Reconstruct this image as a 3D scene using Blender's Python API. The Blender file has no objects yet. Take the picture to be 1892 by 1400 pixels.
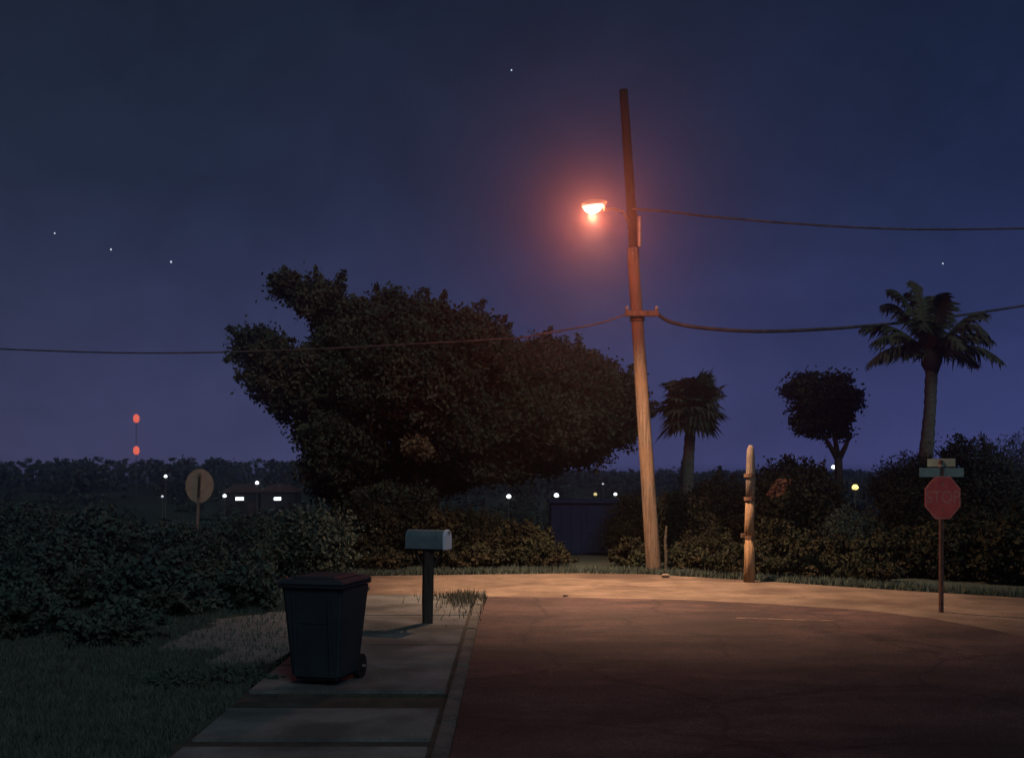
import bpy, math, random
import numpy as np
from mathutils import Vector, Matrix

S = bpy.context.scene
COL = S.collection
rng = np.random.default_rng(7)
random.seed(7)
F = 2029.0          # focal length in photo pixels
H = 2.2             # eye height
HZ = 870.0          # horizon row in the photo

# ------------------------------------------------------------------ camera
cam_d = bpy.data.cameras.new('camera')
cam = bpy.data.objects.new('camera', cam_d)
COL.objects.link(cam)
cam.location = (0, 0, H)
cam.rotation_euler = (math.radians(90), 0, 0)
cam_d.sensor_width = 36.0
cam_d.lens = 36.0 * F / 1892.0
cam_d.shift_y = (HZ - 700.0) / 1892.0
cam_d.clip_start = 0.1
cam_d.clip_end = 4000.0
S.camera = cam

# ------------------------------------------------------------------ sky
w = bpy.data.worlds.new('World')
S.world = w
w.use_nodes = True
nt = w.node_tree
nt.nodes.clear()
def N(t, **k):
    n = nt.nodes.new(t)
    for a, b in k.items():
        setattr(n, a, b)
    return n
out = N('ShaderNodeOutputWorld')
tc = N('ShaderNodeTexCoord')
sep = N('ShaderNodeSeparateXYZ')
nt.links.new(tc.outputs['Generated'], sep.inputs[0])
ramp = N('ShaderNodeValToRGB')
el = ramp.color_ramp.elements
def srgb(r, g, b):
    f = lambda c: (c / 12.92 if c <= .04045 else ((c + .055) / 1.055) ** 2.4)
    return (f(r / 255), f(g / 255), f(b / 255), 1)
stops = [(0.0, srgb(12, 15, 20)), (0.495, srgb(18, 22, 30)), (0.502, srgb(72, 74, 118)), (0.53, srgb(62, 66, 106)),
         (0.56, srgb(50, 56, 91)), (0.62, srgb(34, 43, 69)), (0.70, srgb(25, 34, 53)), (1.0, srgb(20, 28, 42))]
while len(el) < len(stops):
    el.new(0.5)
for e, (p, c) in zip(el, stops):
    e.position = p
    e.color = c
mr = N('ShaderNodeMapRange')
mr.inputs[1].default_value = -1
mr.inputs[2].default_value = 1
nt.links.new(sep.outputs[2], mr.inputs[0])
nt.links.new(mr.outputs[0], ramp.inputs[0])
# left of the view greyer-violet, right of the view bluer
mx = N('ShaderNodeMapRange')
mx.inputs[1].default_value = -0.42
mx.inputs[2].default_value = 0.42
nt.links.new(sep.outputs[0], mx.inputs[0])
tint = N('ShaderNodeMix', data_type='RGBA')
tint.inputs[6].default_value = (1.06, 1.02, 0.88, 1)
tint.inputs[7].default_value = (0.88, 0.97, 1.16, 1)
nt.links.new(mx.outputs[0], tint.inputs[0])
mul = N('ShaderNodeMix', data_type='RGBA', blend_type='MULTIPLY')
mul.inputs[0].default_value = 1
nt.links.new(ramp.outputs[0], mul.inputs[6])
nt.links.new(tint.outputs[2], mul.inputs[7])
# faint uneven night cloud
mp = N('ShaderNodeMapping')
mp.inputs['Scale'].default_value = (1, 1, 1.1)
nt.links.new(tc.outputs['Generated'], mp.inputs[0])
nz = N('ShaderNodeTexNoise')
nz.inputs['Scale'].default_value = 8.5
nz.inputs['Detail'].default_value = 9
nz.inputs['Roughness'].default_value = 0.66
nz.inputs['Distortion'].default_value = 0.4
nt.links.new(mp.outputs[0], nz.inputs[0])
nm = N('ShaderNodeMapRange')
nm.inputs[1].default_value = 0.32
nm.inputs[2].default_value = 0.68
nm.inputs[3].default_value = 0.87
nm.inputs[4].default_value = 1.14
nt.links.new(nz.outputs[0], nm.inputs[0])
mul2 = N('ShaderNodeVectorMath', operation='SCALE')
nt.links.new(mul.outputs[2], mul2.inputs[0])
nt.links.new(nm.outputs[0], mul2.inputs['Scale'])
bg = N('ShaderNodeBackground')
bg.inputs[1].default_value = 1.0
nt.links.new(mul2.outputs[0], bg.inputs[0])
nt.links.new(bg.outputs[0], out.inputs[0])

# ------------------------------------------------------------------ cool fill sun added behind the viewer to lift dark foliage and concrete
sd = bpy.data.lights.new('fill_light', 'SUN')
sd.energy = 0.72
sd.angle = math.radians(25)
sd.color = (0.72, 0.90, 1.0)
so = bpy.data.objects.new('fill_light', sd)
COL.objects.link(so)
so.rotation_euler = (math.radians(52), 0, math.radians(22))

S.view_settings.view_transform = 'Standard'
S.view_settings.look = 'None'
S.view_settings.exposure = 0
S.view_settings.gamma = 1
S.view_settings.use_curve_mapping = False
S.render.engine = 'CYCLES'
S.cycles.use_denoising = True
S.cycles.max_bounces = 5
S.cycles.volume_bounces = 0
S.cycles.transparent_max_bounces = 8

LAMP_SPOT = 7200.0
LAMP_BULB = 480.0
HAZE = 0.0030

# ------------------------------------------------------------------ helpers
def P(px, py, D):
    return Vector(((px - 946) / F * D, D, H + (HZ - py) / F * D))
def GX(px, D):
    return (px - 946) / F * D

def tag(o, label=None, cat=None, group=None, kind=None):
    if label: o['label'] = label
    if cat: o['category'] = cat
    if group: o['group'] = group
    if kind: o['kind'] = kind
    return o

def empty(name, loc, rz=0.0):
    o = bpy.data.objects.new(name, None)
    COL.objects.link(o)
    o.location = loc
    o.rotation_euler = (0, 0, rz)
    o.empty_display_size = 0.2
    return o

def link_mesh(name, me, m, parent=None, loc=None, smooth=False):
    o = bpy.data.objects.new(name, me)
    COL.objects.link(o)
    if m and not me.materials:
        me.materials.append(m)
    if parent: o.parent = parent
    if loc is not None: o.location = loc
    if smooth:
        me.polygons.foreach_set('use_smooth', [True] * len(me.polygons))
    return o

class MB:
    """collects simple shapes and links them as one mesh"""
    def __init__(s): s.v, s.f = [], []
    def add(s, vs, fs):
        b = len(s.v)
        s.v += [tuple(p) for p in vs]
        s.f += [tuple(i + b for i in f) for f in fs]
        return s
    def box(s, x0, x1, y0, y1, z0, z1, mtx=None):
        vs = [Vector(p) for p in ((x0, y0, z0), (x1, y0, z0), (x1, y1, z0), (x0, y1, z0), (x0, y0, z1), (x1, y0, z1), (x1, y1, z1), (x0, y1, z1))]
        if mtx: vs = [mtx @ p for p in vs]
        return s.add(vs, [(0, 3, 2, 1), (4, 5, 6, 7), (0, 1, 5, 4), (1, 2, 6, 5), (2, 3, 7, 6), (3, 0, 4, 7)])
    def tube(s, pts, rad, n=10, caps=True, wob=0.0):
        pts = [Vector(p) for p in pts]
        rs = rad if isinstance(rad, (list, tuple)) else [rad] * len(pts)
        vs, fs = [], []
        up = Vector((0.123, 0.9, 0.31)).normalized()
        for i, p in enumerate(pts):
            d = (pts[min(i + 1, len(pts) - 1)] - pts[max(i - 1, 0)]).normalized()
            a = d.cross(up)
            if a.length < 1e-3: a = d.cross(Vector((1, 0, 0)))
            a.normalize()
            b = d.cross(a)
            for k in range(n):
                t = 2 * math.pi * k / n
                r = rs[i] * (1 + (random.uniform(-wob, wob) if wob else 0))
                vs.append(p + (a * math.cos(t) + b * math.sin(t)) * r)
        for i in range(len(pts) - 1):
            for k in range(n):
                k2 = (k + 1) % n
                fs.append((i * n + k, i * n + k2, (i + 1) * n + k2, (i + 1) * n + k))
        if caps:
            fs.append(tuple(range(n))[::-1])
            fs.append(tuple(range((len(pts) - 1) * n, len(pts) * n)))
        return s.add(vs, fs)
    def prism(s, poly, y0, y1, mtx=None):
        """poly in x,z extruded along y"""
        n = len(poly)
        vs = [Vector((x, y0, z)) for x, z in poly] + [Vector((x, y1, z)) for x, z in poly]
        if mtx: vs = [mtx @ p for p in vs]
        fs = [tuple(range(n)), tuple(range(n, 2 * n))[::-1]] + [(k, k + n, (k + 1) % n + n, (k + 1) % n) for k in range(n)]
        return s.add(vs, fs)
    def build(s, name, m, parent=None, loc=None, smooth=False, bevel=0.0, seg=2):
        me = bpy.data.meshes.new(name)
        me.from_pydata(s.v, [], s.f)
        me.validate()
        import bmesh
        bm = bmesh.new()
        bm.from_mesh(me)
        bmesh.ops.recalc_face_normals(bm, faces=bm.faces)
        if bevel:
            bmesh.ops.bevel(bm, geom=[e for e in bm.edges if len(e.link_faces) == 2 and e.calc_face_angle(0) > 0.5],
                            offset=bevel, segments=seg, affect='EDGES', clamp_overlap=True)
        bm.to_mesh(me)
        bm.free()
        return link_mesh(name, me, m, parent, loc, smooth)

def mat(name, c1, c2=None, scale=3.0, rough=0.9, bump=0.0, bscale=None, spec=0.2, detail=8, emit=None, estr=0.0,
        stretch=None, metallic=0.0, c3=None, lo=0.35, hi=0.65, s3=0.6):
    m = bpy.data.materials.new(name)
    m.use_nodes = True
    t = m.node_tree
    b = t.nodes['Principled BSDF']
    b.inputs['Roughness'].default_value = rough
    b.inputs['Metallic'].default_value = metallic
    if 'Specular IOR Level' in b.inputs: b.inputs['Specular IOR Level'].default_value = spec
    b.inputs['Base Color'].default_value = (*c1, 1)
    tcn = t.nodes.new('ShaderNodeTexCoord')
    src = tcn.outputs['Object']
    if stretch:
        mpn = t.nodes.new('ShaderNodeMapping')
        mpn.inputs['Scale'].default_value = stretch
        t.links.new(src, mpn.inputs[0])
        src = mpn.outputs[0]
    if c2:
        n = t.nodes.new('ShaderNodeTexNoise')
        n.inputs['Scale'].default_value = scale
        n.inputs['Detail'].default_value = detail
        n.inputs['Roughness'].default_value = 0.62
        t.links.new(src, n.inputs[0])
        r = t.nodes.new('ShaderNodeValToRGB')
        r.color_ramp.elements[0].position = lo
        r.color_ramp.elements[0].color = (*c1, 1)
        r.color_ramp.elements[1].position = hi
        r.color_ramp.elements[1].color = (*c2, 1)
        t.links.new(n.outputs[0], r.inputs[0])
        last = r.outputs[0]
        if c3:
            n3 = t.nodes.new('ShaderNodeTexNoise')
            n3.inputs['Scale'].default_value = s3
            n3.inputs['Detail'].default_value = 5
            t.links.new(tcn.outputs['Object'], n3.inputs[0])
            r3 = t.nodes.new('ShaderNodeMapRange')
            r3.inputs[1].default_value = 0.48
            r3.inputs[2].default_value = 0.62
            t.links.new(n3.outputs[0], r3.inputs[0])
            mxn = t.nodes.new('ShaderNodeMix')
            mxn.data_type = 'RGBA'
            t.links.new(r3.outputs[0], mxn.inputs[0])
            t.links.new(last, mxn.inputs[6])
            mxn.inputs[7].default_value = (*c3, 1)
            last = mxn.outputs[2]
        t.links.new(last, b.inputs['Base Color'])
    if bump:
        nb = t.nodes.new('ShaderNodeTexNoise')
        nb.inputs['Scale'].default_value = bscale or scale * 6
        nb.inputs['Detail'].default_value = 6
        t.links.new(src, nb.inputs[0])
        bp = t.nodes.new('ShaderNodeBump')
        bp.inputs['Strength'].default_value = bump
        bp.inputs['Distance'].default_value = 0.03
        t.links.new(nb.outputs[0], bp.inputs['Height'])
        t.links.new(bp.outputs[0], b.inputs['Normal'])
    if emit:
        b.inputs['Emission Color'].default_value = (*emit, 1)
        b.inputs['Emission Strength'].default_value = estr
        m.cycles.emission_sampling = 'NONE'
    return m

M = {
 'ground': mat('ground_soil', (.028, .04, .03), (.05, .062, .045), 1.2, .95, .6, 9, c3=(.045, .06, .05), s3=.25),
 'asphalt': mat('asphalt', (.042, .026, .025), (.082, .046, .039), 2.2, .85, .5, 60, spec=.25, c3=(.05, .03, .026), s3=.35),
 'newasphalt': mat('new_asphalt', (.013, .015, .021), (.026, .026, .031), 2.0, .85, .5, 60, spec=.2),
 'shoulder': mat('sandy_shoulder', (.105, .077, .055), (.18, .132, .095), 1.6, .95, .7, 25, c3=(.08, .056, .042), s3=.5),
 'concrete': mat('old_concrete', (.085, .090, .086), (.155, .158, .15), 1.6, .9, .5, 30, c3=(.062, .066, .062), s3=.9),
 'kerb': mat('kerb_concrete', (.06, .06, .054), (.12, .116, .104), 4, .9, .4, 30),
 'soil': mat('dark_soil', (.03, .03, .026), (.06, .055, .045), 4, .95, .8, 30),
 'gravel': mat('pale_gravel', (.085, .10, .097), (.15, .17, .163), 5, .95, .9, 35),
 'grass': mat('grass_blades', (.040, .056, .045), (.066, .084, .064), 3, .8),
 'drygrass': mat('dry_grass', (.10, .09, .06), (.15, .13, .085), 6, .85),
 'leaf': mat('dark_leaves', (.040, .047, .030), (.074, .078, .046), 1.3, 1, spec=0, c3=(.088, .076, .048), s3=.42),
 'bushleaf': mat('bush_leaves', (.018, .021, .014), (.036, .037, .023), 1.1, 1, spec=0, c3=(.040, .033, .020), s3=.5),
 'leafgreen': mat('green_leaves', (.044, .062, .052), (.066, .088, .070), 1.3, 1, spec=0, c3=(.045, .055, .04), s3=.5),
 'leafbrown': mat('olive_leaves', (.020, .020, .013), (.038, .035, .021), 1.6, 1, spec=0, c3=(.045, .05, .028), s3=.7),
 'tanleaf': mat('tan_leaves', (.13, .085, .04), (.20, .14, .07), 4, 1),
 'redleaf': mat('reddish_leaves', (.12, .06, .04), (.17, .09, .06), 4, 1),
 'farleaf': mat('far_leaves', (.03, .045, .035), (.055, .075, .055), .2, .9),
 'bark': mat('bark', (.035, .03, .022), (.07, .06, .045), 6, .9, .8, 20),
 'palmbark': mat('palm_bark', (.07, .066, .05), (.15, .14, .10), 7, .9, .9, 14, stretch=(1, 1, 3)),
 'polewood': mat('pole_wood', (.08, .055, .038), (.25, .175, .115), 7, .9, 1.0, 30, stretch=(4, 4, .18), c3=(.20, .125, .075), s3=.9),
 'darkpole': mat('shaded_pole_wood', (.012, .011, .011), (.024, .020, .018), 5, .9, .6, 22, stretch=(4, 4, .3)),  # unlit pole top painted in as a darker wood tone
 'stubwood': mat('stub_wood', (.14, .085, .045), (.36, .22, .11), 7, .9, 1.0, 30, stretch=(3, 3, .3), c3=(.24, .15, .09), s3=1.6),
 'greywood': mat('grey_wood', (.10, .08, .06), (.20, .155, .12), 6, .9, .8, 22, stretch=(3, 3, .5)),
 'darkwood': mat('dark_post_wood', (.02, .015, .012), (.045, .035, .028), 6, .85, .5, 25, stretch=(4, 4, .4)),
 'steel': mat('galvanised_steel', (.22, .21, .19), (.32, .30, .27), 8, .5, .15, 30, metallic=.6),
 'rust': mat('rusty_band', (.07, .04, .025), (.15, .085, .05), 12, .8, .4, 40),
 'wire': mat('cable_sheath', (.05, .042, .036), (.13, .10, .085), 3, .6),
 'binplastic': mat('bin_plastic', (.010, .017, .022), (.016, .026, .030), 3, .65, .15, 60, spec=.25),
 'binlid': mat('bin_lid_plastic', (.012, .018, .026), (.02, .028, .034), 3, .7, .15, 60, spec=.25),
 'rubber': mat('rubber', (.012, .012, .013), None, rough=.8),
 'mailbox': mat('mailbox_paint', (.075, .115, .125), (.11, .15, .155), 7, .45, .1, 30, spec=.4),
 'litdoor': mat('mailbox_door_lit', (.5, .52, .56), (.6, .62, .66), 7, .45, .1, 30, spec=.4),  # pale tone paints in the light on the mailbox end
 'red': mat('faded_red_paint', (.33, .045, .036), (.44, .07, .055), 5, .5, .05, 30, spec=.3),
 'fadeletter': mat('faded_letter_paint', (.34, .10, .08), (.42, .15, .12), 5, .6),
 'tan': mat('bare_sign_back', (.22, .15, .10), (.34, .24, .16), 9, .6, .1, 30),
 'signgreen': mat('weathered_green_blade', (.10, .14, .12), (.17, .21, .19), 9, .5, .1, 30),
 'signpale': mat('pale_green_blade', (.17, .27, .23), (.26, .36, .32), 9, .5, .1, 30),
 'rustpost': mat('rust_brown_post', (.045, .022, .018), (.09, .045, .035), 9, .7),
 'blue': mat('navy_paint', (.004, .013, .045), (.008, .022, .065), 3, .55, .15, 20, spec=.2),
 'bluetrim': mat('navy_roof_sheet', (.010, .022, .06), (.016, .03, .08), 3, .8),
 'wall': mat('far_house_wall', (.014, .016, .015), (.022, .023, .021), 1, .9),
 'roof': mat('far_house_roof', (.06, .03, .022), (.08, .04, .03), 1, .9),
 'housing': mat('lamp_housing', (.25, .22, .2), (.32, .28, .25), 5, .5, metallic=.3),
 'paint': mat('worn_paint_and_highlight', (.17, .12, .09), (.08, .05, .04), 6, .85, lo=.42, hi=.56),  # worn line, also used for the painted highlight on the shoulder
 'stone': mat('small_stones', (.16, .12, .09), (.24, .18, .14), 8, .9, .5, 20),
 'white_e': mat('cold_white_lamp', (.8, .8, .8), emit=(.88, .96, 1.0), estr=3.2),
 'yellow_e': mat('yellow_lamp', (.8, .7, .3), emit=(1.0, .78, .22), estr=2.4),
 'dim_e': mat('dim_lamp', (.5, .5, .5), emit=(.62, .66, .72), estr=1.0),
 'dimy_e': mat('dim_yellow_lamp', (.5, .5, .3), emit=(.8, .62, .25), estr=1.1),
 'red_e': mat('red_beacon_glass', (.6, .1, .05), emit=(1.0, .17, .11), estr=.95),
 'star_e': mat('star_light', (.5, .5, .5), emit=(.6, .7, .85), estr=1.0),
 'lamp_e': mat('glowing_lamp_lens', (.9, .8, .7), emit=(1.0, .72, .60), estr=1.5),
}

def crack_asphalt(m):
    t = m.node_tree
    b = t.nodes['Principled BSDF']
    src = b.inputs['Base Color'].links[0].from_socket
    tc_ = t.nodes.new('ShaderNodeTexCoord')
    nz_ = t.nodes.new('ShaderNodeTexNoise'); nz_.inputs['Scale'].default_value = 1.1; nz_.inputs['Detail'].default_value = 6
    t.links.new(tc_.outputs['Object'], nz_.inputs[0])
    mxv = t.nodes.new('ShaderNodeMix'); mxv.data_type = 'RGBA'; mxv.inputs[0].default_value = .35
    t.links.new(tc_.outputs['Object'], mxv.inputs[6]); t.links.new(nz_.outputs[1], mxv.inputs[7])
    vo = t.nodes.new('ShaderNodeTexVoronoi'); vo.feature = 'DISTANCE_TO_EDGE'; vo.inputs['Scale'].default_value = .62
    t.links.new(mxv.outputs[2], vo.inputs['Vector'])
    mr_ = t.nodes.new('ShaderNodeMapRange'); mr_.inputs[1].default_value = .004; mr_.inputs[2].default_value = .016; mr_.inputs[3].default_value = .66; mr_.inputs[4].default_value = 1
    t.links.new(vo.outputs['Distance'], mr_.inputs[0])
    ag = t.nodes.new('ShaderNodeTexNoise'); ag.inputs['Scale'].default_value = 45; ag.inputs['Detail'].default_value = 3
    t.links.new(tc_.outputs['Object'], ag.inputs[0])
    ar = t.nodes.new('ShaderNodeMapRange'); ar.inputs[1].default_value = .35; ar.inputs[2].default_value = .68; ar.inputs[3].default_value = .62; ar.inputs[4].default_value = 1.45
    t.links.new(ag.outputs[0], ar.inputs[0])
    st = t.nodes.new('ShaderNodeTexNoise'); st.inputs['Scale'].default_value = .55; st.inputs['Detail'].default_value = 7; st.inputs['Roughness'].default_value = .6
    mp_ = t.nodes.new('ShaderNodeMapping'); mp_.inputs['Scale'].default_value = (.8, 1.6, 1)
    t.links.new(tc_.outputs['Object'], mp_.inputs[0]); t.links.new(mp_.outputs[0], st.inputs[0])
    sr = t.nodes.new('ShaderNodeMapRange'); sr.inputs[1].default_value = .38; sr.inputs[2].default_value = .62; sr.inputs[3].default_value = .62; sr.inputs[4].default_value = 1.28
    t.links.new(st.outputs[0], sr.inputs[0])
    a1 = t.nodes.new('ShaderNodeMath'); a1.operation = 'MULTIPLY'; t.links.new(mr_.outputs[0], a1.inputs[0]); t.links.new(ar.outputs[0], a1.inputs[1])
    a2 = t.nodes.new('ShaderNodeMath'); a2.operation = 'MULTIPLY'; t.links.new(a1.outputs[0], a2.inputs[0]); t.links.new(sr.outputs[0], a2.inputs[1])
    sc_ = t.nodes.new('ShaderNodeVectorMath'); sc_.operation = 'SCALE'
    t.links.new(src, sc_.inputs[0]); t.links.new(a2.outputs[0], sc_.inputs['Scale'])
    t.links.new(sc_.outputs[0], b.inputs['Base Color'])
crack_asphalt(M['asphalt'])

# ------------------------------------------------------------------ ground
def smooth(a, b, x):
    t = np.clip((x - a) / (b - a), 0, 1)
    return t * t * (3 - 2 * t)
def gz(x, y):
    x = np.asarray(x, float); y = np.asarray(y, float)
    z = -2.6 * smooth(28, 62, y) + 3.2 * smooth(80, 132, y)
    z = z + .12 * smooth(30, 60, y) * np.sin(x * .11 + y * .07)
    return z
def gzf(x, y): return float(gz(x, y))

def axis(lim0, lim1, near, step):
    a = [0.0]
    while a[-1] < lim1: a.append(a[-1] + (step if a[-1] < near else step + (a[-1] - near) * .08))
    b = [0.0]
    while b[-1] > lim0: b.append(b[-1] - (step if -b[-1] < near else step + (-b[-1] - near) * .08))
    return np.array(sorted(set(b[1:] + a)))
gx = axis(-140, 140, 20, 1.0)
gy = axis(-38, 160, 40, 1.0)
XX, YY = np.meshgrid(gx, gy)
ZZ = gz(XX, YY) - 0.02
nxg, nyg = len(gx), len(gy)
vs = np.stack([XX.ravel(), YY.ravel(), ZZ.ravel()], 1)
fs = [(j * nxg + i, j * nxg + i + 1, (j + 1) * nxg + i + 1, (j + 1) * nxg + i) for j in range(nyg - 1) for i in range(nxg - 1)]
me = bpy.data.meshes.new('ground')
me.from_pydata(vs.tolist(), [], fs)
tag(link_mesh('ground', me, M['ground'], smooth=True), 'dark uneven grass ground falling away to a valley', kind='structure')

def sheet(name, pts, z, m, jit=0.0, label=None, sub=4):
    """flat polygon sheet, with the outline subdivided and made slightly uneven"""
    o = []
    n = len(pts)
    for i in range(n):
        a, b = Vector(pts[i]), Vector(pts[(i + 1) % n])
        for k in range(sub):
            p = a.lerp(b, k / sub)
            if jit and k: p = p + Vector((random.uniform(-jit, jit), random.uniform(-jit, jit)))
            o.append((p.x, p.y, z))
    me = bpy.data.meshes.new(name)
    me.from_pydata(o, [], [tuple(range(len(o)))])
    if me.polygons[0].normal.z < 0: me.flip_normals()
    return tag(link_mesh(name, me, m), label, kind='structure')

# far sandy shoulder that curves round the bend
top = [(-9, 23.2), (-6, 23.2), (-3, 23.3), (0, 23.7), (1.5, 23.9), (3, 23.6), (4.9, 22.3), (6.9, 20.7), (8.9, 19.3), (12, 17.2), (15, 13), (15, -20)]
bot = [(7.1, -20), (7.1, 6), (7.05, 11), (6.9, 13.6), (6.6, 15.2), (6.2, 16.4), (5.5, 17.3), (4.3, 18.1), (3.0, 18.7), (1.0, 19.1), (-1, 19.2), (-9, 19.2)]
shoulder = sheet('sandy_shoulder', top + bot, -0.012, M['shoulder'], .05, 'pale sandy shoulder along the far side of the bend')
road = sheet('road', [(-.5, -20), (7.2, -20), (7.2, 6), (7.15, 11), (7.0, 13.6), (6.7, 15.3), (6.3, 16.5), (5.6, 17.4), (4.4, 18.2), (3.1, 18.8), (1.0, 19.2), (-1, 19.35), (-9, 19.35), (-9, 19.3), (-.5, 19.25)],
             -0.006, M['asphalt'], .02, 'worn reddish asphalt road')
# cross road reaching the shoulder
sheet('marking_and_highlight', [(3.35, 16.42), (4.75, 16.10), (4.78, 16.24), (3.38, 16.56)], -0.002, M['paint'], .01, 'faded white line on the asphalt bend')
tr = sheet('marking_and_highlight', [(1.5, 21.3), (3.3, 20.7), (3.3, 20.8), (1.5, 21.4)], -0.008, M['paint'], .01, 'pale highlight streak painted along the sandy shoulder')  # thin pale sheet painting the bright highlight along the shoulder

# sidewalk: bed, slabs and kerb stones
bed = MB().box(-2.62, -.62, 10.72, 19.2, -.03, .02).build('sidewalk', M['soil'])
tag(bed, 'grey concrete sidewalk of square slabs beside the road', kind='structure')
ys = np.linspace(10.75, 19.15, 7)
for i in range(6):
    t = .012 * random.random()
    mt = Matrix.Rotation(random.uniform(-.004, .004), 4, 'X')
    MB().box(-2.58, -.66, ys[i] + .012, ys[i + 1] - .012, .0, .05 + t).build('slab', M['concrete'], bed, bevel=.008)
apron = MB().box(-2.62, -.62, 3.0, 10.05, -.03, .02).build('driveway', M['soil'])
tag(apron, 'old concrete driveway apron in the near foreground', kind='structure')
for i, (a, b) in enumerate(((8.85, 10.0), (7.1, 8.6), (5.6, 7.08))):
    for (xa, xb) in ((-2.58, -.66),):
        MB().box(xa, xb, a, b, .0, .045 + random.random() * .008).build('slab', M['concrete'], apron, bevel=.008)
kerb = MB().box(-.61, -.49, 3, 19.2, -.03, .0).build('kerb', M['soil'])
tag(kerb, 'weathered concrete kerb between sidewalk and road', kind='structure')
y = 3.0
while y < 19.0:
    L = .92
    MB().box(-.615, -.485, y + .008, y + L - .008, -.02, .058 + random.uniform(-.006, .006)).build('kerb_stone', M['kerb'], kerb, bevel=.015)
    y += L
sheet('soil_strip', [(-2.62, 10.06), (-.62, 10.06), (-.62, 10.71), (-2.62, 10.71)], -.004, M['soil'], .02, 'dark bare strip across the sidewalk')
sheet('gravel_patch', [(-2.66, 12.3), (-3.0, 12.5), (-3.25, 12.2), (-3.6, 13.1), (-4.5, 13.9), (-4.8, 14.8), (-4.2, 15.6), (-4.5, 16.4), (-3.9, 16.9), (-3.6, 17.6), (-3.1, 17.2), (-2.66, 18.2)],
      -.006, M['gravel'], .16, 'pale gravel patch left of the green bin', sub=6)

# ------------------------------------------------------------------ leaves
def leaf_mesh(name, pts, size, m, parent=None, aspect=.55, flat=.0, kind=None, nrm=None):
    n = len(pts)
    d = rng.normal(size=(n, 3))
    d[:, 2] = d[:, 2] * (1 - flat) - .25
    d /= np.linalg.norm(d, axis=1)[:, None]
    a = rng.normal(size=(n, 3))
    u = np.cross(d, a)
    u /= np.linalg.norm(u, axis=1)[:, None]
    s = size * rng.uniform(.6, 1.35, size=(n, 1))
    p0 = pts - d * s * .5
    p1 = pts + u * s * aspect * .5 - d * s * .06
    p2 = pts + d * s * .5
    p3 = pts - u * s * aspect * .5 - d * s * .06
    V = np.stack([p0, p1, p2, p3], 1).reshape(-1, 3).astype(np.float32)
    me = bpy.data.meshes.new(name)
    me.vertices.add(4 * n); me.vertices.foreach_set('co', V.ravel())
    me.loops.add(4 * n); me.loops.foreach_set('vertex_index', np.arange(4 * n, dtype=np.int32))
    me.polygons.add(n); me.polygons.foreach_set('loop_start', np.arange(0, 4 * n, 4, dtype=np.int32))
    me.update()
    o = link_mesh(name, me, m, parent)
    if kind: o['kind'] = kind
    return o

def cloud(c, r, n, twig=.3, shell=.55):
    """points of an uneven leafy mass: twig clusters spread through an ellipsoid, thicker towards its outside"""
    nt_ = max(12, n // 55)
    d = rng.normal(size=(nt_, 3)); d /= np.linalg.norm(d, axis=1)[:, None]
    rad = (shell + (1 - shell) * rng.random((nt_, 1)) ** .7) * rng.uniform(.82, 1.10, size=(nt_, 1))
    centers = np.array(c) + d * rad * np.array(r)
    idx = rng.integers(0, nt_, n)
    tw = twig * rng.uniform(.5, 1.3, size=(nt_, 1))
    return centers[idx] + rng.normal(size=(n, 3)) * tw[idx] * np.array([.55, .55, .4])

def clump_px(px, py, rx, ry, D, dy=0.0):
    k = (D + dy) / F
    c = P(px, py, D + dy)
    return (c.x, c.y, c.z), (rx * k, (rx + ry) * .5 * k, ry * k)

def bush(px, top, wpx, D, m='leaf', label='', n=None, size=.085, name='bush', cat='bush', depth=None):
    """rounded bush standing on the ground with a few stems"""
    k = D / F
    x = GX(px, D)
    zt = H + (HZ - top) * k
    z0 = gzf(x, D) - .02
    h = zt - z0
    r = wpx * k * .5
    root = empty(name, (x, D, z0))
    tag(root, label, cat, 'bushes beyond the road and lawn')
    area = r * 2 * h
    n = n or int(min(26000, max(2500, area * 5200)))
    dep = depth or max(.6, r * .75)
    pts = []
    subs = [((0, 0, h * .45), (r * .92, dep, h * .5), .42)]
    for i in range(6):
        a = random.uniform(0, 2 * math.pi)
        subs.append(((math.cos(a) * r * .55, math.sin(a) * dep * .5, h * random.uniform(.28, .72)), (r * .45, dep * .5, h * .28), .09))
    subs.append(((0, 0, h * .78), (r * .5, dep * .6, h * .2), .08))
    for c, rr, fr in subs:
        pts.append(cloud(c, rr, int(n * fr), twig=min(.3, h * .16)))
    p = np.concatenate(pts)
    p[:, 2] = np.clip(p[:, 2], .02, None) + 0
    p = p[p[:, 2] < h * 1.06]
    sh_ = []
    for i in range(int(10 + r * 14)):
        a = random.uniform(0, 6.28); u = random.uniform(.25, 1)
        b0_ = np.array([math.cos(a) * r * .8 * u, math.sin(a) * dep * .8 * u, h * (1.0 - .55 * u * u)])
        d_ = np.array([math.cos(a) * .35 * u + random.uniform(-.3, .3), random.uniform(-.3, .3), 1.0])
        t_ = rng.random((34, 1))
        sh_.append(b0_ + d_ * t_ * random.uniform(.10, .34) * min(1.0, h) + rng.normal(size=(34, 3)) * .035)
    p = np.concatenate([p] + sh_)
    leaf_mesh('foliage', p, size * random.uniform(.8, 1.45), M[m], root, aspect=random.uniform(.3, .65))
    for i in range(4):
        a = random.uniform(0, 6.28)
        tx, ty = math.cos(a) * r * .5, math.sin(a) * dep * .4
        MB().tube([(tx * .2, ty * .2, 0), (tx * .5, ty * .5, h * .3), (tx, ty, h * .7)], [.035, .025, .01], 6).build('stem', M['bark'], root)
    return root

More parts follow.
